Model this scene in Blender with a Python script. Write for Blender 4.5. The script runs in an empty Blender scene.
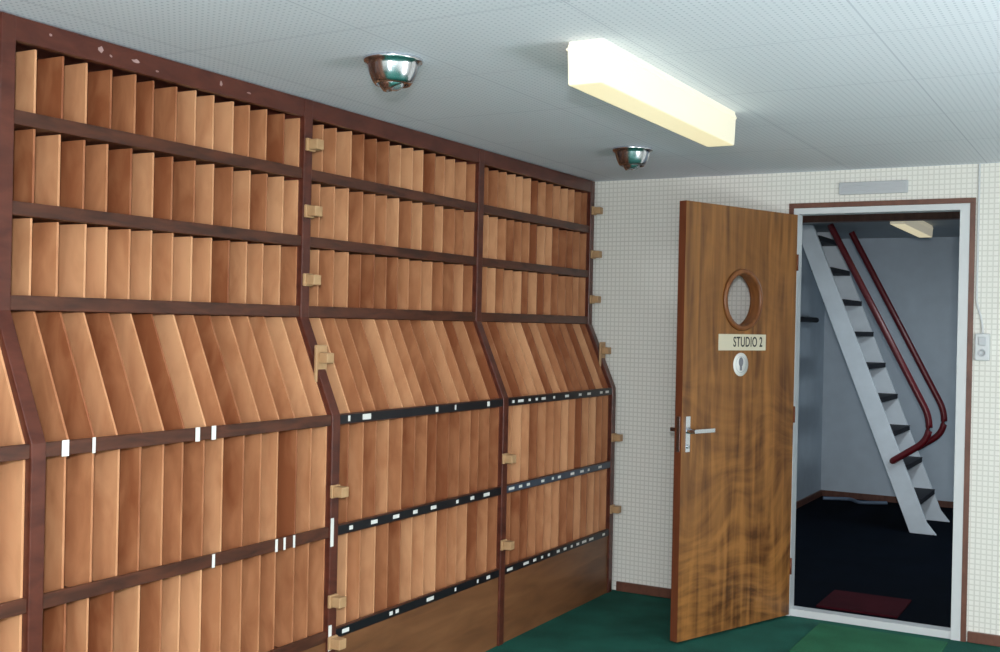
import bpy, bmesh, math, random
from mathutils import Vector, Matrix, Euler
random.seed(7)
sc = bpy.context.scene
try:
    sc.view_settings.view_transform = 'Standard'
    sc.view_settings.look = 'None'
except Exception: pass

def S(r, g, b):
    def f(c):
        c /= 255.0
        return c/12.92 if c <= 0.04045 else ((c+0.055)/1.055)**2.4
    return (f(r), f(g), f(b), 1.0)

# ------------------------------------------------------------ materials
def newmat(name):
    m = bpy.data.materials.new(name); m.use_nodes = True
    nt = m.node_tree
    return m, nt, nt.nodes['Principled BSDF']

def plain(name, col, rough=0.5, metal=0.0, emit=None, estr=0.0, noise=0.06):
    m, nt, b = newmat(name)
    b.inputs['Roughness'].default_value = rough
    b.inputs['Metallic'].default_value = metal
    tc = nt.nodes.new('ShaderNodeTexCoord')
    n = nt.nodes.new('ShaderNodeTexNoise'); n.inputs['Scale'].default_value = 9
    n.inputs['Detail'].default_value = 4
    nt.links.new(tc.outputs['Object'], n.inputs['Vector'])
    mx = nt.nodes.new('ShaderNodeMix'); mx.data_type = 'RGBA'
    mx.inputs[6].default_value = tuple(c*(1-noise*2) for c in col[:3])+(1,)
    mx.inputs[7].default_value = tuple(min(1, c*(1+noise*2)) for c in col[:3])+(1,)
    nt.links.new(n.outputs['Fac'], mx.inputs[0])
    nt.links.new(mx.outputs[2], b.inputs['Base Color'])
    if emit:
        b.inputs['Emission Color'].default_value = emit
        b.inputs['Emission Strength'].default_value = estr
    return m

def wood(name, cols, scale=(6, 6, 1.2), rough=0.45, island=0.0, grain=0.35, nscale=6):
    m, nt, b = newmat(name)
    L = nt.links
    tc = nt.nodes.new('ShaderNodeTexCoord')
    geo = nt.nodes.new('ShaderNodeNewGeometry')
    off = nt.nodes.new('ShaderNodeVectorMath'); off.operation = 'SCALE'
    comb = nt.nodes.new('ShaderNodeCombineXYZ')
    for i in range(3): L.new(geo.outputs['Random Per Island'], comb.inputs[i])
    L.new(comb.outputs[0], off.inputs[0]); off.inputs['Scale'].default_value = 17.0 if island else 0.0
    mp = nt.nodes.new('ShaderNodeMapping'); mp.inputs['Scale'].default_value = scale
    L.new(tc.outputs['Object'], mp.inputs['Vector'])
    add = nt.nodes.new('ShaderNodeVectorMath'); add.operation = 'ADD'
    L.new(mp.outputs[0], add.inputs[0]); L.new(off.outputs[0], add.inputs[1])
    n = nt.nodes.new('ShaderNodeTexNoise'); n.inputs['Scale'].default_value = nscale
    n.inputs['Detail'].default_value = 6; n.inputs['Distortion'].default_value = 0.6
    L.new(add.outputs[0], n.inputs['Vector'])
    m1 = nt.nodes.new('ShaderNodeMath'); m1.operation = 'MULTIPLY_ADD'
    L.new(geo.outputs['Random Per Island'], m1.inputs[0])
    m1.inputs[1].default_value = island
    m1.inputs[2].default_value = 0.5-island*0.5
    m2 = nt.nodes.new('ShaderNodeMath'); m2.operation = 'SUBTRACT'
    L.new(n.outputs['Fac'], m2.inputs[0]); m2.inputs[1].default_value = 0.5
    m3 = nt.nodes.new('ShaderNodeMath'); m3.operation = 'MULTIPLY_ADD'
    L.new(m2.outputs[0], m3.inputs[0]); m3.inputs[1].default_value = grain*4
    L.new(m1.outputs[0], m3.inputs[2])
    r = nt.nodes.new('ShaderNodeValToRGB')
    r.color_ramp.elements[0].color = cols[0]
    r.color_ramp.elements[-1].color = cols[-1]
    if len(cols) == 3:
        e = r.color_ramp.elements.new(0.5); e.color = cols[1]
    L.new(m3.outputs[0], r.inputs[0])
    L.new(r.outputs[0], b.inputs['Base Color'])
    b.inputs['Roughness'].default_value = rough
    return m

def perforated(name, base, hole, pitch, rad, axes, tile, seamcol, seamw=0.006, groove=None, gw=0.0035):
    m, nt, b = newmat(name); L = nt.links
    tc = nt.nodes.new('ShaderNodeTexCoord')
    def cell(p):
        s = nt.nodes.new('ShaderNodeVectorMath'); s.operation = 'SCALE'
        s.inputs['Scale'].default_value = 1.0/p
        L.new(tc.outputs['Object'], s.inputs[0])
        f = nt.nodes.new('ShaderNodeVectorMath'); f.operation = 'FRACTION'
        L.new(s.outputs[0], f.inputs[0])
        d = nt.nodes.new('ShaderNodeVectorMath'); d.operation = 'SUBTRACT'
        L.new(f.outputs[0], d.inputs[0]); d.inputs[1].default_value = (.5, .5, .5)
        k = nt.nodes.new('ShaderNodeVectorMath'); k.operation = 'MULTIPLY'
        L.new(d.outputs[0], k.inputs[0]); k.inputs[1].default_value = axes
        return k
    def edge(k, thr):
        ab = nt.nodes.new('ShaderNodeVectorMath'); ab.operation = 'ABSOLUTE'
        L.new(k.outputs[0], ab.inputs[0])
        sp = nt.nodes.new('ShaderNodeSeparateXYZ'); L.new(ab.outputs[0], sp.inputs[0])
        a = nt.nodes.new('ShaderNodeMath'); a.operation = 'MAXIMUM'
        L.new(sp.outputs[0], a.inputs[0]); L.new(sp.outputs[1], a.inputs[1])
        c = nt.nodes.new('ShaderNodeMath'); c.operation = 'MAXIMUM'
        L.new(a.outputs[0], c.inputs[0]); L.new(sp.outputs[2], c.inputs[1])
        g = nt.nodes.new('ShaderNodeMath'); g.operation = 'GREATER_THAN'
        L.new(c.outputs[0], g.inputs[0]); g.inputs[1].default_value = thr
        return g
    k = cell(pitch)
    n = nt.nodes.new('ShaderNodeTexNoise'); n.inputs['Scale'].default_value = 1.6
    n.inputs['Detail'].default_value = 5
    L.new(tc.outputs['Object'], n.inputs['Vector'])
    c0 = nt.nodes.new('ShaderNodeMix'); c0.data_type = 'RGBA'
    c0.inputs[6].default_value = tuple(c*0.93 for c in base[:3])+(1,)
    c0.inputs[7].default_value = base
    L.new(n.outputs['Fac'], c0.inputs[0])
    cur = c0.outputs[2]
    if groove:
        ge = edge(k, .5-gw/2/pitch)
        cg = nt.nodes.new('ShaderNodeMix'); cg.data_type = 'RGBA'
        L.new(ge.outputs[0], cg.inputs[0]); L.new(cur, cg.inputs[6]); cg.inputs[7].default_value = groove
        cur = cg.outputs[2]
    if rad > 0:
        ln = nt.nodes.new('ShaderNodeVectorMath'); ln.operation = 'LENGTH'
        L.new(k.outputs[0], ln.inputs[0])
        lt = nt.nodes.new('ShaderNodeMath'); lt.operation = 'LESS_THAN'
        L.new(ln.outputs['Value'], lt.inputs[0]); lt.inputs[1].default_value = rad/pitch
        c1 = nt.nodes.new('ShaderNodeMix'); c1.data_type = 'RGBA'
        L.new(lt.outputs[0], c1.inputs[0]); L.new(cur, c1.inputs[6]); c1.inputs[7].default_value = hole
        cur = c1.outputs[2]
    gt = edge(cell(tile), 0.5-seamw/2/tile)
    c2 = nt.nodes.new('ShaderNodeMix'); c2.data_type = 'RGBA'
    L.new(gt.outputs[0], c2.inputs[0]); L.new(cur, c2.inputs[6]); c2.inputs[7].default_value = seamcol
    L.new(c2.outputs[2], b.inputs['Base Color'])
    b.inputs['Roughness'].default_value = 0.75
    return m

def carpet(name, c0, c1, spec=.3):
    m, nt, b = newmat(name); L = nt.links
    tc = nt.nodes.new('ShaderNodeTexCoord')
    n = nt.nodes.new('ShaderNodeTexNoise'); n.inputs['Scale'].default_value = 160
    n.inputs['Detail'].default_value = 3
    L.new(tc.outputs['Object'], n.inputs['Vector'])
    n2 = nt.nodes.new('ShaderNodeTexNoise'); n2.inputs['Scale'].default_value = 4
    n2.inputs['Detail'].default_value = 3
    L.new(tc.outputs['Object'], n2.inputs['Vector'])
    av = nt.nodes.new('ShaderNodeMath'); av.operation = 'MULTIPLY_ADD'
    L.new(n2.outputs['Fac'], av.inputs[0]); av.inputs[1].default_value = .5
    hf = nt.nodes.new('ShaderNodeMath'); hf.operation = 'MULTIPLY'; hf.inputs[1].default_value = .5
    L.new(n.outputs['Fac'], hf.inputs[0]); L.new(hf.outputs[0], av.inputs[2])
    r = nt.nodes.new('ShaderNodeValToRGB')
    r.color_ramp.elements[0].position = .35; r.color_ramp.elements[1].position = .65
    r.color_ramp.elements[0].color = c0; r.color_ramp.elements[1].color = c1
    L.new(av.outputs[0], r.inputs[0]); L.new(r.outputs[0], b.inputs['Base Color'])
    b.inputs['Roughness'].default_value = 0.95
    b.inputs['Specular IOR Level'].default_value = spec
    bp = nt.nodes.new('ShaderNodeBump'); bp.inputs['Strength'].default_value = .4
    bp.inputs['Distance'].default_value = .004
    L.new(n.outputs['Fac'], bp.inputs['Height']); L.new(bp.outputs[0], b.inputs['Normal'])
    return m

def plywood(name):
    m, nt, b = newmat(name); L = nt.links
    tc = nt.nodes.new('ShaderNodeTexCoord')
    nw = nt.nodes.new('ShaderNodeTexNoise'); nw.inputs['Scale'].default_value = 1.5; nw.inputs['Detail'].default_value = 1
    L.new(tc.outputs['Object'], nw.inputs['Vector'])
    ws = nt.nodes.new('ShaderNodeVectorMath'); ws.operation = 'SCALE'; ws.inputs['Scale'].default_value = .9
    L.new(nw.outputs['Color'], ws.inputs[0])
    wa = nt.nodes.new('ShaderNodeVectorMath'); wa.operation = 'ADD'
    L.new(tc.outputs['Object'], wa.inputs[0]); L.new(ws.outputs[0], wa.inputs[1])
    mp = nt.nodes.new('ShaderNodeMapping'); mp.inputs['Scale'].default_value = (2.0, 1.0, 8.0)
    mp.inputs['Rotation'].default_value = (0, .45, 0)
    L.new(wa.outputs[0], mp.inputs['Vector'])
    w = nt.nodes.new('ShaderNodeTexNoise'); w.inputs['Scale'].default_value = 2.2; w.inputs['Detail'].default_value = 3
    L.new(mp.outputs[0], w.inputs['Vector'])
    sp = nt.nodes.new('ShaderNodeSeparateXYZ'); L.new(tc.outputs['Object'], sp.inputs[0])
    mr = nt.nodes.new('ShaderNodeMapRange'); mr.inputs[1].default_value = 1.4; mr.inputs[2].default_value = .4
    mr.inputs[3].default_value = .18; mr.inputs[4].default_value = 1.0
    L.new(sp.outputs[2], mr.inputs[0])
    wm = nt.nodes.new('ShaderNodeMath'); wm.operation = 'SUBTRACT'; L.new(w.outputs['Fac'], wm.inputs[0]); wm.inputs[1].default_value = .5
    wk = nt.nodes.new('ShaderNodeMath'); wk.operation = 'MULTIPLY'; L.new(wm.outputs[0], wk.inputs[0]); L.new(mr.outputs[0], wk.inputs[1])
    mp2 = nt.nodes.new('ShaderNodeMapping'); mp2.inputs['Scale'].default_value = (12, 7, .9)
    mp2.inputs['Rotation'].default_value = (0, 0.05, 0)
    L.new(tc.outputs['Object'], mp2.inputs['Vector'])
    n = nt.nodes.new('ShaderNodeTexNoise'); n.inputs['Scale'].default_value = 1.8
    n.inputs['Detail'].default_value = 7; n.inputs['Distortion'].default_value = .7
    L.new(mp2.outputs[0], n.inputs['Vector'])
    ad = nt.nodes.new('ShaderNodeMath'); ad.operation = 'ADD'
    L.new(n.outputs['Fac'], ad.inputs[0]); L.new(wk.outputs[0], ad.inputs[1])
    r = nt.nodes.new('ShaderNodeValToRGB')
    r.color_ramp.elements[0].color = S(88, 52, 24); r.color_ramp.elements[1].color = S(166, 112, 58)
    r.color_ramp.elements[0].position = .25; r.color_ramp.elements[1].position = .75
    L.new(ad.outputs[0], r.inputs[0]); L.new(r.outputs[0], b.inputs['Base Color'])
    b.inputs['Roughness'].default_value = .38
    return m

M_div = wood('divider_wood', [S(144, 84, 52), S(190, 130, 90), S(222, 166, 122)], scale=(3, 3, 1.3), island=1.0, grain=0.24, nscale=5, rough=.5)
M_dark = wood('rack_mahogany', [S(60, 26, 20), S(104, 54, 40)], scale=(4, 1.5, 4), grain=.4, rough=.35)
M_strip = wood('shelf_lip_wood', [S(46, 24, 18), S(98, 54, 36)], scale=(4, 1.2, 6), grain=.5, rough=.4)
M_black = plain('label_strip_black', S(20, 20, 26), .4)
M_blue = plain('label_strip_blue', S(64, 76, 92), .4)
M_label = plain('paper_label', S(232, 232, 228), .6)
M_kick = wood('kickboard_plywood', [S(92, 58, 36), S(122, 80, 50), S(144, 98, 64)], scale=(2, 0.6, 4), grain=.4, rough=.45, nscale=4)
M_block = wood('pale_block_wood', [S(172, 132, 92), S(200, 164, 122)], scale=(5, 5, 5), grain=.3, rough=.55)
WALLC, HOLEC, SEAMC, GRV = S(240, 239, 232), S(190, 188, 178), S(212, 211, 203), S(216, 215, 207)
M_wall = perforated('gridded_wallboard', WALLC, HOLEC, .024, 0, (1, 0, 1), .624, SEAMC, seamw=.005, groove=GRV, gw=.006)
M_wallside = perforated('gridded_wallboard_side', WALLC, HOLEC, .024, 0, (0, 1, 1), .624, SEAMC, seamw=.005, groove=GRV, gw=.006)
M_ceil = perforated('perforated_ceiling_tile', S(238, 243, 252), S(200, 208, 220), .02, .0036, (1, 1, 0), .61, S(206, 212, 224), seamw=.005)
M_carpet = carpet('green_carpet', S(8, 68, 58), S(28, 104, 90))
M_mat = carpet('green_mat', S(26, 88, 60), S(46, 118, 84))
M_darkcarpet = carpet('navy_carpet', S(3, 8, 16), S(8, 16, 28), 0.05)
M_redmat = carpet('red_mat', S(46, 10, 18), S(70, 18, 28), .1)
M_ply = plywood('door_plywood')
M_edge = wood('door_edge_wood', [S(90, 44, 26), S(128, 70, 42)], grain=.3)
M_brown = wood('trim_brown', [S(84, 48, 36), S(120, 76, 58)], scale=(5, 5, 2), grain=.4)
M_white = plain('white_paint_metal', S(206, 210, 212), .4, noise=.02)
M_grey = plain('grey_plastic', S(190, 194, 198), .5, noise=.02)
M_cream = plain('cream_plate', S(216, 208, 184), .5, noise=.02)
M_text = plain('dark_lettering', S(30, 28, 34), .5)
M_rim = wood('porthole_rim_wood', [S(92, 50, 24), S(150, 94, 50)], grain=.3)
M_chrome = plain('chrome', S(215, 218, 225), .2, 1.0, noise=.01)
M_lamp = plain('spot_bulb', S(200, 205, 210), .1, .8, noise=.02)
M_corr = plain('corridor_blue_grey_paint', S(196, 208, 218), .5, noise=.05)
M_corrceil = plain('corridor_ceiling_paint', S(170, 176, 180), .6)
M_red = plain('red_handrail_paint', S(98, 18, 26), .3)
M_tread = plain('black_tread_rubber', S(24, 24, 34), .7)
M_step = plain('white_step_paint', S(228, 236, 242), .45)
M_fbody = plain('fluorescent_housing', S(240, 234, 212), .5, emit=S(255, 244, 214), estr=.26, noise=.01)
M_fdiff = plain('fluorescent_diffuser', S(240, 230, 190), .4, emit=S(255, 240, 196), estr=.62, noise=.01)
M_fdim = plain('fluorescent_diffuser_dim', S(250, 240, 205), .4, emit=S(255, 240, 196), estr=.55, noise=.01)
mg = bpy.data.materials.new('porthole_glass'); mg.use_nodes = True
nt = mg.node_tree; nt.nodes.remove(nt.nodes['Principled BSDF'])
tr = nt.nodes.new('ShaderNodeBsdfTransparent'); gl = nt.nodes.new('ShaderNodeBsdfGlossy'); gl.inputs['Roughness'].default_value = .03
ms = nt.nodes.new('ShaderNodeMixShader'); ms.inputs[0].default_value = .05
nt.links.new(tr.outputs[0], ms.inputs[1]); nt.links.new(gl.outputs[0], ms.inputs[2])
nt.links.new(ms.outputs[0], nt.nodes['Material Output'].inputs[0])
M_glass = mg

# ------------------------------------------------------------ mesh helpers
def finish(bm, name, mats, parent=None, bevel=0.0, smooth=False, loc=None):
    me = bpy.data.meshes.new(name)
    bmesh.ops.recalc_face_normals(bm, faces=bm.faces[:])
    bm.to_mesh(me); bm.free()
    for m in mats: me.materials.append(m)
    ob = bpy.data.objects.new(name, me)
    bpy.context.collection.objects.link(ob)
    if parent: ob.parent = parent
    if loc: ob.location = loc
    if smooth:
        for p in me.polygons: p.use_smooth = True
    if bevel:
        b = ob.modifiers.new('bevel', 'BEVEL'); b.width = bevel; b.segments = 2; b.limit_method = 'ANGLE'
    return ob

def box(bm, x0, x1, y0, y1, z0, z1, mi=0):
    vs = [bm.verts.new((x, y, z)) for x in (x0, x1) for y in (y0, y1) for z in (z0, z1)]
    for f in ((0, 1, 3, 2), (4, 6, 7, 5), (0, 4, 5, 1), (2, 3, 7, 6), (0, 2, 6, 4), (1, 5, 7, 3)):
        fc = bm.faces.new([vs[i] for i in f]); fc.material_index = mi

def prism_xz(bm, pts, y0, y1, mi=0, dy=0.0):
    a = [bm.verts.new((x, y0, z)) for x, z in pts]
    b = [bm.verts.new((x, y1, z)) for x, z in pts]
    n = len(pts)
    fs = [bm.faces.new(a), bm.faces.new(b[::-1])]
    for i in range(n): fs.append(bm.faces.new((a[i], b[i], b[(i+1) % n], a[(i+1) % n])))
    for f in fs: f.material_index = mi

def boxobj(name, x0, x1, y0, y1, z0, z1, mat, parent=None, bevel=0.0):
    bm = bmesh.new(); box(bm, x0, x1, y0, y1, z0, z1)
    return finish(bm, name, [mat], parent, bevel)

def empty(name, loc=(0, 0, 0), rz=0.0):
    e = bpy.data.objects.new(name, None); e.location = loc; e.rotation_euler = (0, 0, rz)
    e.empty_display_size = .1
    bpy.context.collection.objects.link(e); return e

def lathe(bm, prof, seg=40, mi=0, M=None):
    rings = []
    for r, z in prof:
        if r < 1e-5:
            rings.append([bm.verts.new((0, 0, z))])
        else:
            rings.append([bm.verts.new((r*math.cos(2*math.pi*i/seg), r*math.sin(2*math.pi*i/seg), z)) for i in range(seg)])
    allv = [v for r in rings for v in r]
    for a, b in zip(rings[:-1], rings[1:]):
        for i in range(seg):
            j = (i+1) % seg
            if len(a) == 1 and len(b) == 1: continue
            if len(a) == 1: f = bm.faces.new((a[0], b[i], b[j]))
            elif len(b) == 1: f = bm.faces.new((a[i], b[0], a[j]))
            else: f = bm.faces.new((a[i], b[i], b[j], a[j]))
            f.material_index = mi; f.smooth = True
    if M: bmesh.ops.transform(bm, matrix=M, verts=allv)

def tube(name, pts, r, mat, parent=None, bez=True):
    cu = bpy.data.curves.new(name, 'CURVE'); cu.dimensions = '3D'
    cu.bevel_depth = r; cu.bevel_resolution = 6; cu.use_fill_caps = True
    sp = cu.splines.new('POLY'); sp.points.add(len(pts)-1)
    for p, c in zip(sp.points, pts): p.co = (*c, 1)
    tmp = bpy.data.objects.new('tmp', cu); bpy.context.collection.objects.link(tmp)
    dg = bpy.context.evaluated_depsgraph_get()
    me = bpy.data.meshes.new_from_object(tmp.evaluated_get(dg))
    bpy.data.objects.remove(tmp)
    me.name = name; me.materials.clear(); me.materials.append(mat)
    for p in me.polygons: p.use_smooth = True
    ob = bpy.data.objects.new(name, me); bpy.context.collection.objects.link(ob)
    if parent: ob.parent = parent
    return ob

def fillet(pts, r, n=8):
    out = [Vector(pts[0])]
    for i in range(1, len(pts)-1):
        p0, p1, p2 = map(Vector, (pts[i-1], pts[i], pts[i+1]))
        a = (p0-p1).normalized(); b = (p2-p1).normalized()
        A = p1+a*r; B = p1+b*r
        for k in range(n+1):
            t = k/n
            out.append(A*(1-t)**2 + p1*2*t*(1-t) + B*t*t)
    out.append(Vector(pts[-1])); return [tuple(v) for v in out]

# ------------------------------------------------------------ room shell
H = 2.20; YB = 5.60; XL = -2.86; XR = 1.6; YF = -1.6
WT = .08
boxobj('floor', XL-.1, XR+.1, YF-.1, YB, -.1, 0, M_carpet)
boxobj('ceiling', XL-.1, XR+.1, YF-.1, YB+WT, H, H+.1, M_ceil)
boxobj('wall_left', XL-.1, XL, YF, YB, 0, H, M_wallside)
boxobj('wall_right', XR, XR+.1, YF, YB, 0, H, M_wallside)
boxobj('wall_front', XL, XR, YF-.1, YF, 0, H, M_wall)
OX0, OX1, OZ = -1.490, -.678, 2.02      # rough opening
bm = bmesh.new()
box(bm, XL-.1, OX0, YB, YB+WT, 0, H)
box(bm, OX1, XR+.1, YB, YB+WT, 0, H)
box(bm, OX0, OX1, YB, YB+WT, OZ, H)
finish(bm, 'wall_back', [M_wall])
boxobj('baseboard_back', -2.40, OX0-.03, YB-.015, YB, 0, .05, M_brown, bevel=.003)
boxobj('baseboard_back.001', OX1+.03, XR, YB-.015, YB, 0, .05, M_brown, bevel=.003)
bm = bmesh.new()
box(bm, OX0, OX0+.022, YB-.012, YB+WT-.01, 0, OZ-.03)
box(bm, OX1-.042, OX1, YB-.012, YB+WT-.01, 0, OZ-.03)
box(bm, OX0, OX1, YB-.012, YB+WT-.01, OZ-.0299, OZ-.001)
box(bm, OX0+.0225, OX1-.0425, YB-.0, YB+WT-.011, 0, .035)
finish(bm, 'trim_1', [M_white])
bm = bmesh.new()
box(bm, OX0-.024, OX0-.001, YB-.014, YB-.001, 0, OZ+.0)
box(bm, OX1+.001, OX1+.024, YB-.014, YB-.001, 0, OZ+.0)
box(bm, OX0-.024, OX1+.024, YB-.014, YB-.001, OZ+.0005, OZ+.024)
finish(bm, 'trim_2', [M_brown])

# corridor beyond
CXL, CXR, CYB = -2.33, .5, 9.8
boxobj('floor_corridor', CXL-.1, CXR+.1, YB, CYB+.1, -.1, 0, M_darkcarpet)
boxobj('ceiling_corridor', CXL-.1, CXR+.1, YB+WT, CYB+.1, H, H+.1, M_corrceil)
boxobj('wall_corridor_left', CXL-.1, CXL, YB+WT, CYB, 0, H, M_corr)
boxobj('wall_corridor_right', CXR, CXR+.1, YB+WT, CYB, 0, H, M_corr)
boxobj('wall_corridor_back', CXL-.1, CXR+.1, CYB, CYB+.1, 0, H, M_corr)
boxobj('baseboard_corridor_back', CXL, CXR, CYB-.015, CYB, 0, .05, M_brown)
boxobj('baseboard_corridor_left', CXL, CXL+.015, YB+.14, CYB-.016, 0, .05, M_brown)
boxobj('trim_3', CXL, CXR, 7.5, 7.58, 2.13, 2.2, M_brown)

# ------------------------------------------------------------ record rack
rack = empty('record_storage_rack', (0, 0, 0))
XU, XS = -2.567, -2.417
XB = -2.84
PY = [0.70, 1.919, 3.139, 4.352, 5.535]
PW = .045
ZA0, ZA1 = 1.052, 1.090
ZB0, ZB1 = .664, .702
ZC0, ZC1 = .303, .341
Z30, Z31 = 1.426, 1.466
Z20, Z21 = 1.676, 1.713
Z10, Z11 = 1.914, 1.952
ZT = 2.132
bm = bmesh.new()
for y in PY:
    prism_xz(bm, [(XB, 0), (XS+.006, 0), (XS+.006, ZA0-.005), (XS+.004, ZA1), (XU+.006, Z30), (XU+.006, 2.195), (XB, 2.195)], y-PW/2, y+PW/2)
finish(bm, 'uprights', [M_dark], rack, bevel=.003)
LT = .014
bm = bmesh.new()
for a, b in zip(PY[:-1], PY[1:]):
    y0, y1 = a+PW/2, b-PW/2
    for z0, z1 in ((Z10, Z11), (Z20, Z21), (Z30, Z31)):
        box(bm, XU-LT, XU, y0, y1, z0, z1)
        box(bm, XB+.01, XU-LT, y0, y1, z0+.004, z0+.016)
    for z0, z1 in ((ZA0, ZA1), (ZB0, ZB1), (ZC0, ZC1)):
        box(bm, XS-LT, XS, y0, y1, z0, z1)
        box(bm, XB+.01, XS-LT, y0, y1, z0, z0+.012)
finish(bm, 'shelves', [M_strip], rack, bevel=.002)
bm = bmesh.new()
for a, b in zip(PY[:-1], PY[1:]):
    box(bm, XU-.02, XU+.003, a+PW/2, b-PW/2, ZT, 2.195)
    box(bm, XB+.01, XU-.02, a+PW/2, b-PW/2, 2.17, 2.19)
box(bm, XB, XB+.01, PY[0], PY[-1], 0, 2.19)
finish(bm, 'top_rail_and_back', [M_dark], rack, bevel=.002)
bm = bmesh.new()
for (y, z, w_, h_) in ((2.219, 2.168, .022, .020), (2.255, 2.158, .010, .008), (2.347, 2.162, .030, .012), (2.70, 2.165, .012, .02), (2.43, 2.15, .014, .006), (2.83, 2.16, .02, .006), (2.05, 2.17, .01, .008)):
    n = 9; vs = []
    for i in range(n):
        a = 2*math.pi*i/n; rr = random.uniform(.35, .65)
        vs.append(bm.verts.new((XU+.0036, y+w_*rr*math.cos(a), z+h_*rr*math.sin(a))))
    bm.faces.new(vs)
finish(bm, 'paint_scuffs', [plain('scuff_paint', S(170, 140, 136), .6)], rack)
bm = bmesh.new()
for a, b in zip(PY[:-1], PY[1:]):
    box(bm, XS-.02, XS-.004, a+PW/2, b-PW/2, 0, ZC0-.001)
finish(bm, 'kickboard', [M_kick], rack)
ND = 14; T = .007
bm = bmesh.new()
for a, b in zip(PY[:-1], PY[1:]):
    y0, y1 = a+PW/2, b-PW/2
    sp = (y1-y0)/ND
    for row in range(6):
        for k in range(ND):
            yy = y0+(k+1)*sp-T*.5 + random.uniform(-.007, .007)
            if k == ND-1: yy = y1-T*.6
            j = random.uniform(-.003, .0); jz = random.uniform(-.004, .001)
            f = XU-LT-.001+j; g = XS-LT-.001+j
            if row == 0: P = [(XB+.02, Z10+.017), (f, Z10+.017), (f, 2.128+jz), (XB+.02, 2.128+jz)]
            if row == 1: P = [(XB+.02, Z20+.017), (f, Z20+.017), (f, Z10-.002+jz), (XB+.02, Z10-.002+jz)]
            if row == 2: P = [(XB+.02, Z30+.017), (f, Z30+.017), (f, Z20-.002+jz), (XB+.02, Z20-.002+jz)]
            if row == 3: P = [(XB+.02, ZA0+.013), (g, ZA0+.013), (g, ZA1-.005), (f+.004, Z30-.002), (XB+.02, Z30-.002)]
            if row == 4: P = [(XB+.02, ZB0+.013), (g, ZB0+.013), (g, ZA0-.002), (XB+.02, ZA0-.002)]
            if row == 5: P = [(XB+.02, ZC0+.013), (g, ZC0+.013), (g, ZB0-.002), (XB+.02, ZB0-.002)]
            prism_xz(bm, P, yy-T/2, yy+T/2)
finish(bm, 'dividers', [M_div], rack)
bm = bmesh.new()
for (i, mb) in ((2, 0), (3, 0)):
    y0, y1 = PY[i]+PW/2, PY[i+1]-PW/2
    for zi, (z0, z1) in enumerate(((ZA0, ZA1), (ZB0, ZB1), (ZC0, ZC1))):
        box(bm, XS, XS+.002, y0+.003, y1-.003, z0+.004, z1-.004, 1 if (i == 3 and zi == 1) else 0)
finish(bm, 'label_strips', [M_black, M_blue], rack)
bm = bmesh.new()
def lab(y, w, z0, z1): box(bm, XS+.0021, XS+.0032, y-w/2, y+w/2, z0, z1)
for y, w in ((2.002, .022), (2.094, .010), (2.476, .018), (2.543, .018)): lab(y, w, ZA0-.002, ZA1+.002)
for y, w in ((2.553, .012), (2.84, .012), (2.88, .010), (2.928, .010)): lab(y, w, ZB0-.002, ZB1+.001)
for y, w in ((3.215, .012), (3.32, .05), (3.79, .018), (3.93, .01), (4.20, .02)): lab(y, w, ZA0+.010, ZA1-.008)
for y, w in ((3.24, .02), (3.38, .04), (3.52, .04), (3.65, .03), (3.78, .04), (3.96, .018), (4.08, .03), (4.20, .05)): lab(y, w, ZB0+.012, ZB1-.012)
for y, w in ((3.22, .04), (3.50, .02), (3.54, .02), (3.77, .05), (3.96, .012), (4.14, .012), (4.23, .03)): lab(y, w, ZC0+.012, ZC1-.012)
for zz in ((ZA0, ZA1), (ZB0, ZB1), (ZC0, ZC1)):
    y = PY[3]+.07
    while y < PY[4]-.07:
        w = random.choice((.02, .03, .04, .05))
        lab(y, w, zz[0]+.013, zz[1]-.013)
        y += w/2+random.choice((.06, .09, .13))
finish(bm, 'labels', [M_label], rack)
bm = bmesh.new()
box(bm, XS+.0062, XS+.008, PY[2]-.022, PY[2]-.006, ZB0-.03, ZB1+.03)
box(bm, XS+.0062, XS+.008, PY[2]-.022, PY[2]-.006, ZC0-.03, ZC1+.02)
finish(bm, 'white_tape', [M_label], rack)
bm = bmesh.new()
def block(y, x, z, big=False):
    h = .13 if big else .045
    w = .06 if big else .046
    box(bm, x+.006, x+.018, y-w/2, y+w/2, z-h/2, z+h/2)
    box(bm, x+.018, x+.055, y-.018, y+.022, z-.018+(.02 if big else 0), z+.018+(.02 if big else 0))
for i in (2, 4):
    for z in (2.035, 1.80, 1.558): block(PY[i]+.004, XU, z)
    block(PY[i]+.0, XU+.068, 1.265, True)
for i in (2, 3, 4):
    for z in (.825, .445): block(PY[i]-.008, XS, z)
block(PY[2]-.004, XS, .30)
finish(bm, 'retaining_blocks', [M_block], rack, bevel=.003)

# ------------------------------------------------------------ door
ang = math.radians(-110.4)
door = empty('door_1', (-1.466, YB-.03, 0), ang)
DW, Z0, Z1 = .835, .012, 1.985
cx, cz, R = .42, 1.553, .125
cu = bpy.data.curves.new('leafc', 'CURVE'); cu.dimensions = '2D'; cu.fill_mode = 'BOTH'; cu.extrude = .02
s = cu.splines.new('POLY'); s.points.add(3); s.use_cyclic_u = True
for p, c in zip(s.points, ((0, Z0), (DW, Z0), (DW, Z1), (0, Z1))): p.co = (c[0], c[1], 0, 1)
s = cu.splines.new('POLY'); s.points.add(47); s.use_cyclic_u = True
for i, p in enumerate(s.points):
    a = 2*math.pi*i/48; p.co = (cx+R*math.cos(a), cz+R*math.sin(a), 0, 1)
tmp = bpy.data.objects.new('tmp', cu); bpy.context.collection.objects.link(tmp)
me = bpy.data.meshes.new_from_object(tmp.evaluated_get(bpy.context.evaluated_depsgraph_get()))
bpy.data.objects.remove(tmp)
me.transform(Matrix.Translation((0, -.02, 0)) @ Matrix.Rotation(math.pi/2, 4, 'X'))
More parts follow.
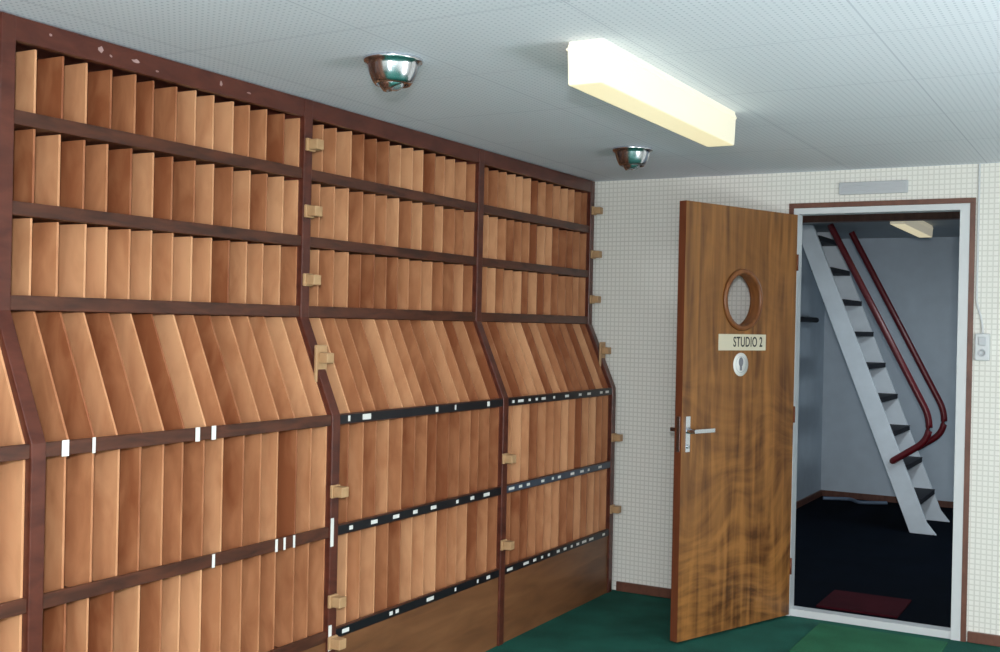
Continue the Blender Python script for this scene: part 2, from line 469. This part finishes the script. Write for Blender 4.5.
me.materials.clear(); me.materials.append(M_ply); me.materials.append(M_edge)
for p in me.polygons:
    p.use_smooth = False
    if abs(p.normal.y) < .5: p.material_index = 1
leaf = bpy.data.objects.new('leaf', me); bpy.context.collection.objects.link(leaf); leaf.parent = door
bm = bmesh.new()
Mr = Matrix.Translation((cx, 0, cz)) @ Matrix.Rotation(-math.pi/2, 4, 'X')
lathe(bm, [(R-.003, -.001), (R-.003, .010), (R+.006, .014), (R+.018, .010), (R+.022, .0005), (R-.003, .0005)], 48, 0, Mr)
lathe(bm, [(R-.003, -.0405), (R-.003, -.050), (R+.006, -.054), (R+.018, -.050), (R+.022, -.0405), (R-.003, -.0405)], 48, 0, Mr)
lathe(bm, [(R-.0005, .0), (R-.0005, -.04)], 48, 0, Mr)
finish(bm, 'porthole_rim', [M_rim], door, smooth=True)
bm = bmesh.new()
lathe(bm, [(0, -.020), (R-.002, -.020)], 48, 0, Mr)
finish(bm, 'porthole_glass', [M_glass], door)
boxobj('sign_plate', .240, .593, .0005, .004, 1.316, 1.392, M_cream, door, .001)
tcu = bpy.data.curves.new('t', 'FONT'); tcu.body = 'STUDIO 2'; tcu.size = .066; tcu.align_x = 'CENTER'; tcu.align_y = 'CENTER'
tcu.extrude = .0004; tcu.offset = .0008; tcu.space_character = 1.08; tcu.resolution_u = 6
tmp = bpy.data.objects.new('tmp', tcu); bpy.context.collection.objects.link(tmp)
me = bpy.data.meshes.new_from_object(tmp.evaluated_get(bpy.context.evaluated_depsgraph_get()))
bpy.data.objects.remove(tmp); me.materials.clear(); me.materials.append(M_text)
t = bpy.data.objects.new('sign_text', me); bpy.context.collection.objects.link(t); t.parent = door
t.rotation_euler = (math.pi/2, 0, math.pi); t.location = (.378, .0046, 1.354); t.scale = (.72, 1, 1)
bm = bmesh.new()
Ms = Matrix.Translation((.425, 0, 1.25)) @ Matrix.Rotation(-math.pi/2, 4, 'X')
lathe(bm, [(0, .002), (.055, .002), (.055, .0003)], 40, 0, Ms)
lathe(bm, [(.036, .0024), (.039, .0024)], 40, 1, Ms)
finish(bm, 'round_sticker', [M_label, M_grey], door)
bm = bmesh.new()
lathe(bm, [(0, .0026), (.017, .0026)], 24, 0, Matrix.Translation((.425, 0, 1.262)) @ Matrix.Rotation(-math.pi/2, 4, 'X') @ Matrix.Diagonal((1, 1.3, 1, 1)))
box(bm, .417, .433, .002, .0026, 1.222, 1.25)
finish(bm, 'sticker_emblem', [plain('emblem_grey', S(130, 130, 138), .5)], door)
bm = bmesh.new()
for sgn, yo in ((1, 0.0), (-1, -.04)):
    y0, y1 = sorted((yo+sgn*.0005, yo+sgn*.006))
    box(bm, .782, .812, y0, y1, .86, 1.02)
    Mh = Matrix.Translation((.797, yo, .955)) @ Matrix.Rotation(-math.pi/2*sgn, 4, 'X')
    lathe(bm, [(0, .005), (.013, .005), (.011, .03), (.010, .052), (0, .054)], 20, 0, Mh)
    ya, yb = sorted((yo+sgn*.040, yo+sgn*.053))
    box(bm, .665, .805, ya, yb, .947, .965)
    Mk = Matrix.Translation((.797, yo, .885)) @ Matrix.Rotation(-math.pi/2*sgn, 4, 'X')
    lathe(bm, [(0, .012), (.009, .012), (.009, .005)], 16, 0, Mk)
box(bm, .8352, .8365, -.03, -.01, .86, 1.02)
finish(bm, 'lever_handle', [M_chrome], door, bevel=.002)
bm = bmesh.new()
for z in (.25, 1.0, 1.75):
    lathe(bm, [(0, z-.04), (.006, z-.04), (.006, z+.04), (0, z+.04)], 14, 0, Matrix.Translation((-.004, .001, 0)))
finish(bm, 'hinges', [M_edge], door)

# ------------------------------------------------------------ ceiling fixtures
def fluoro(name, x0, x1, y0, y1, h, md, zc=H):
    e = empty(name, ((x0+x1)/2, (y0+y1)/2, zc))
    w, l = (x1-x0)/2, (y1-y0)/2
    boxobj('mounting_base', -w+.004, w-.004, -l+.004, l-.004, -.014, 0, M_fbody, e)
    bm = bmesh.new()
    t, bt = -.008, -h
    vt = [bm.verts.new(v) for v in ((-w, -l, t), (w, -l, t), (w, l, t), (-w, l, t))]
    vb = [bm.verts.new(v) for v in ((-w+.003, -l+.003, bt), (w-.003, -l+.003, bt), (w-.003, l-.003, bt), (-w+.003, l-.003, bt))]
    for i in range(4):
        f = bm.faces.new((vt[i], vt[(i+1) % 4], vb[(i+1) % 4], vb[i])); f.material_index = 0
    f = bm.faces.new(vb); f.material_index = 1
    f = bm.faces.new(vt[::-1]); f.material_index = 0
    finish(bm, 'diffuser', [M_fbody, md], e, bevel=.005)
    bm = bmesh.new()
    box(bm, -w-.0015, w+.0015, -l-.0015, l+.0015, -.024, -.018)
    finish(bm, 'rim', [M_fbody], e)
    return e
fluoro('fluorescent_ceiling_light', -1.385, -1.275, 2.80, 3.97, .12, M_fdiff)
fluoro('fluorescent_ceiling_light', -1.385, -1.275, -.9, .27, .12, M_fdiff)  # unseen fixture behind the camera, added for the room lighting
fluoro('fluorescent_ceiling_light', -1.41, -1.31, 7.62, 8.75, .085, M_fdim)

def spot(x, y):
    e = empty('ceiling_spotlight', (x, y, H))
    bm = bmesh.new()
    lathe(bm, [(0, -.0005), (.088, -.0005), (.090, -.006), (.086, -.012), (.080, -.015), (.077, -.024), (.070, -.048), (.060, -.068), (.052, -.078), (.049, -.076), (.052, -.060), (.045, -.045), (0, -.040)], 48)
    finish(bm, 'chrome_housing', [M_chrome], e, smooth=True)
    bm = bmesh.new()
    Mt = Matrix.Translation((.0, 0, -.05)) @ Matrix.Rotation(math.radians(-18), 4, 'Y') @ Matrix.Rotation(math.radians(14), 4, 'X')
    lathe(bm, [(.046, .0), (.047, -.018), (.043, -.032), (.038, -.036), (.034, -.03), (0, -.026)], 40, 0, Mt)
    lathe(bm, [(.026, -.028), (.020, -.040), (.010, -.045), (0, -.046)], 32, 1, Mt)
    finish(bm, 'eyeball_lamp', [M_chrome, M_lamp], e, smooth=True)
spot(-1.946, 2.77); spot(-1.947, 4.61)

e = empty('wall_vent', (-1.113, YB, 2.108))
bm = bmesh.new()
box(bm, -.16, .16, -.018, -.0005, -.03, .03)
finish(bm, 'housing', [M_grey], e, bevel=.004)
bm = bmesh.new()
for i in range(4):
    z = -.02+i*.0125
    box(bm, -.145, .145, -.024, -.018, z, z+.005)
finish(bm, 'louvres', [M_grey], e)
e = empty('wall_switch', (-.611, YB, 1.358))
boxobj('box', -.032, .032, -.035, -.0005, -.062, .062, M_white, e, .006)
boxobj('rocker', -.016, .016, -.042, -.034, .006, .046, M_grey, e, .003)
bm = bmesh.new()
lathe(bm, [(0, .0), (.018, .0), (.018, .004), (.013, .004), (.013, .001), (0, .001)], 24, 0, Matrix.Translation((0, -.035, -.026)) @ Matrix.Rotation(math.pi/2, 4, 'X'))
finish(bm, 'socket_ring', [M_grey], e)
tube('conduit', fillet([(0, -.015, .06), (-.005, -.012, .12), (-.03, -.010, .20), (-.03, -.010, H-1.358-.002)], .03), .005, M_white, e)

boxobj('door_mat', -1.30, -.72, 4.95, 5.50, 0.0, .012, M_mat, bevel=.004)
boxobj('red_mat', -1.40, -1.0, 5.84, 6.25, 0.0, .012, M_redmat, bevel=.004)

# ------------------------------------------------------------ ship's stair ladder
lad = empty('stair_ladder', (0, 0, 0))
NY, FY = 8.40, 9.05
xf, xt, zt = -1.28, -2.16, 2.195
def lx(z): return xf+(xt-xf)*z/zt
bm = bmesh.new()
hw = .066
for y in (NY, FY):
    prism_xz(bm, [(lx(0)-hw-.02, .0), (lx(0)+hw+.025, 0), (lx(.10)+hw, .08), (lx(zt)+hw, zt), (lx(zt)-hw, zt), ], y-.015, y+.015)
finish(bm, 'stringers', [M_step], lad, bevel=.003)
bm = bmesh.new()
z = .235
while z < 2.15:
    box(bm, lx(z)-.070, lx(z)+.075, NY+.015, FY-.015, z-.032, z-.002, 0)
    box(bm, lx(z)-.073, lx(z)+.078, NY+.02, FY-.02, z-.002, z+.004, 0)
    z += .235
finish(bm, 'treads', [M_tread], lad)
for k, y in enumerate((NY-.03, FY+.03)):
    P = [(-1.965, y, 2.19), (-1.245, y, .82), (-1.255, y, .66), (-1.49, y, .50)]
    tube('handrail_%d' % (k+1), fillet(P, .09), .024, M_red, lad)
    tube('rail_bracket_%d' % (k+1), [(-1.49, y, .50), (-1.49, y+(.03 if k == 0 else -.03), .50)], .022, M_red, lad)
e = empty('wall_handrail', (CXL, 8.9, 1.5))
tube('bar', [(.05, -.5, 0), (.05, .42, 0)], .02, M_tread, e)
for yy in (-.4, .35): tube('bracket', [(0.001, yy, 0), (.05, yy, 0)], .01, M_tread, e)
tube('floor_pipe', fillet([(-2.25, 9.55, .016), (-2.05, 9.65, .016), (-1.95, 9.5, .016), (-1.75, 9.62, .016)], .05), .014, plain('pipe_blue_grey', S(110, 128, 150), .5))

# ------------------------------------------------------------ lights
def area(name, loc, rot, sx, sy, power, col=(1, 1, 1)):
    l = bpy.data.lights.new(name, 'AREA'); l.shape = 'RECTANGLE'; l.size = sx; l.size_y = sy
    l.energy = power; l.color = col
    o = bpy.data.objects.new(name, l); o.location = loc; o.rotation_euler = rot
    bpy.context.collection.objects.link(o); return o
def point(name, loc, r, power, col):
    l = bpy.data.lights.new(name, 'POINT'); l.shadow_soft_size = r; l.energy = power; l.color = col
    o = bpy.data.objects.new(name, l); o.location = loc
    bpy.context.collection.objects.link(o); return o
yaw = math.radians(29.4)
area('camera_flash', (.05, -.12, 1.62), (math.radians(90), 0, yaw-.12), .12, .08, 78, (.98, .98, 1.0))
point('room_fill', (.6, -.5, 1.0), .3, 74, (.94, .96, 1.0))  # added fill point, out of view, no real lamp here
point('room_fill', (.8, 3.0, .9), .3, 60, (.94, .96, 1.0))  # added fill point to brighten the ceiling, not an actual lamp
point('room_fill', (-.8, -.4, .7), .3, 46, (.94, .96, 1.0))  # added low fill for the left ceiling, no lamp stands here
area('overhead_fill', (-.2, 1.2, 2.15), (0, 0, 0), .3, 2.0, 22, (1, .97, .9))  # added soft overhead fill, hangs from no fixture
area('corridor_tube_light', (-.6, 7.6, 2.1), (0, 0, 0), .3, 1.2, 20, (.82, .93, 1.0))
w = bpy.data.worlds.new('world'); sc.world = w; w.use_nodes = True
w.node_tree.nodes['Background'].inputs[0].default_value = (.6, .68, .8, 1)
w.node_tree.nodes['Background'].inputs[1].default_value = .3

# ------------------------------------------------------------ camera
cam = bpy.data.cameras.new('camera'); cam.sensor_width = 36; cam.lens = 1129/1000*36
co = bpy.data.objects.new('camera', cam); bpy.context.collection.objects.link(co)
co.matrix_world = Matrix.Translation((0, 0, 1.42)) @ Matrix.Rotation(yaw, 4, 'Z') @ Matrix.Rotation(math.radians(90-.15), 4, 'X') @ Matrix.Rotation(math.radians(1.24), 4, 'Z')
cam.clip_start = .02
sc.camera = co
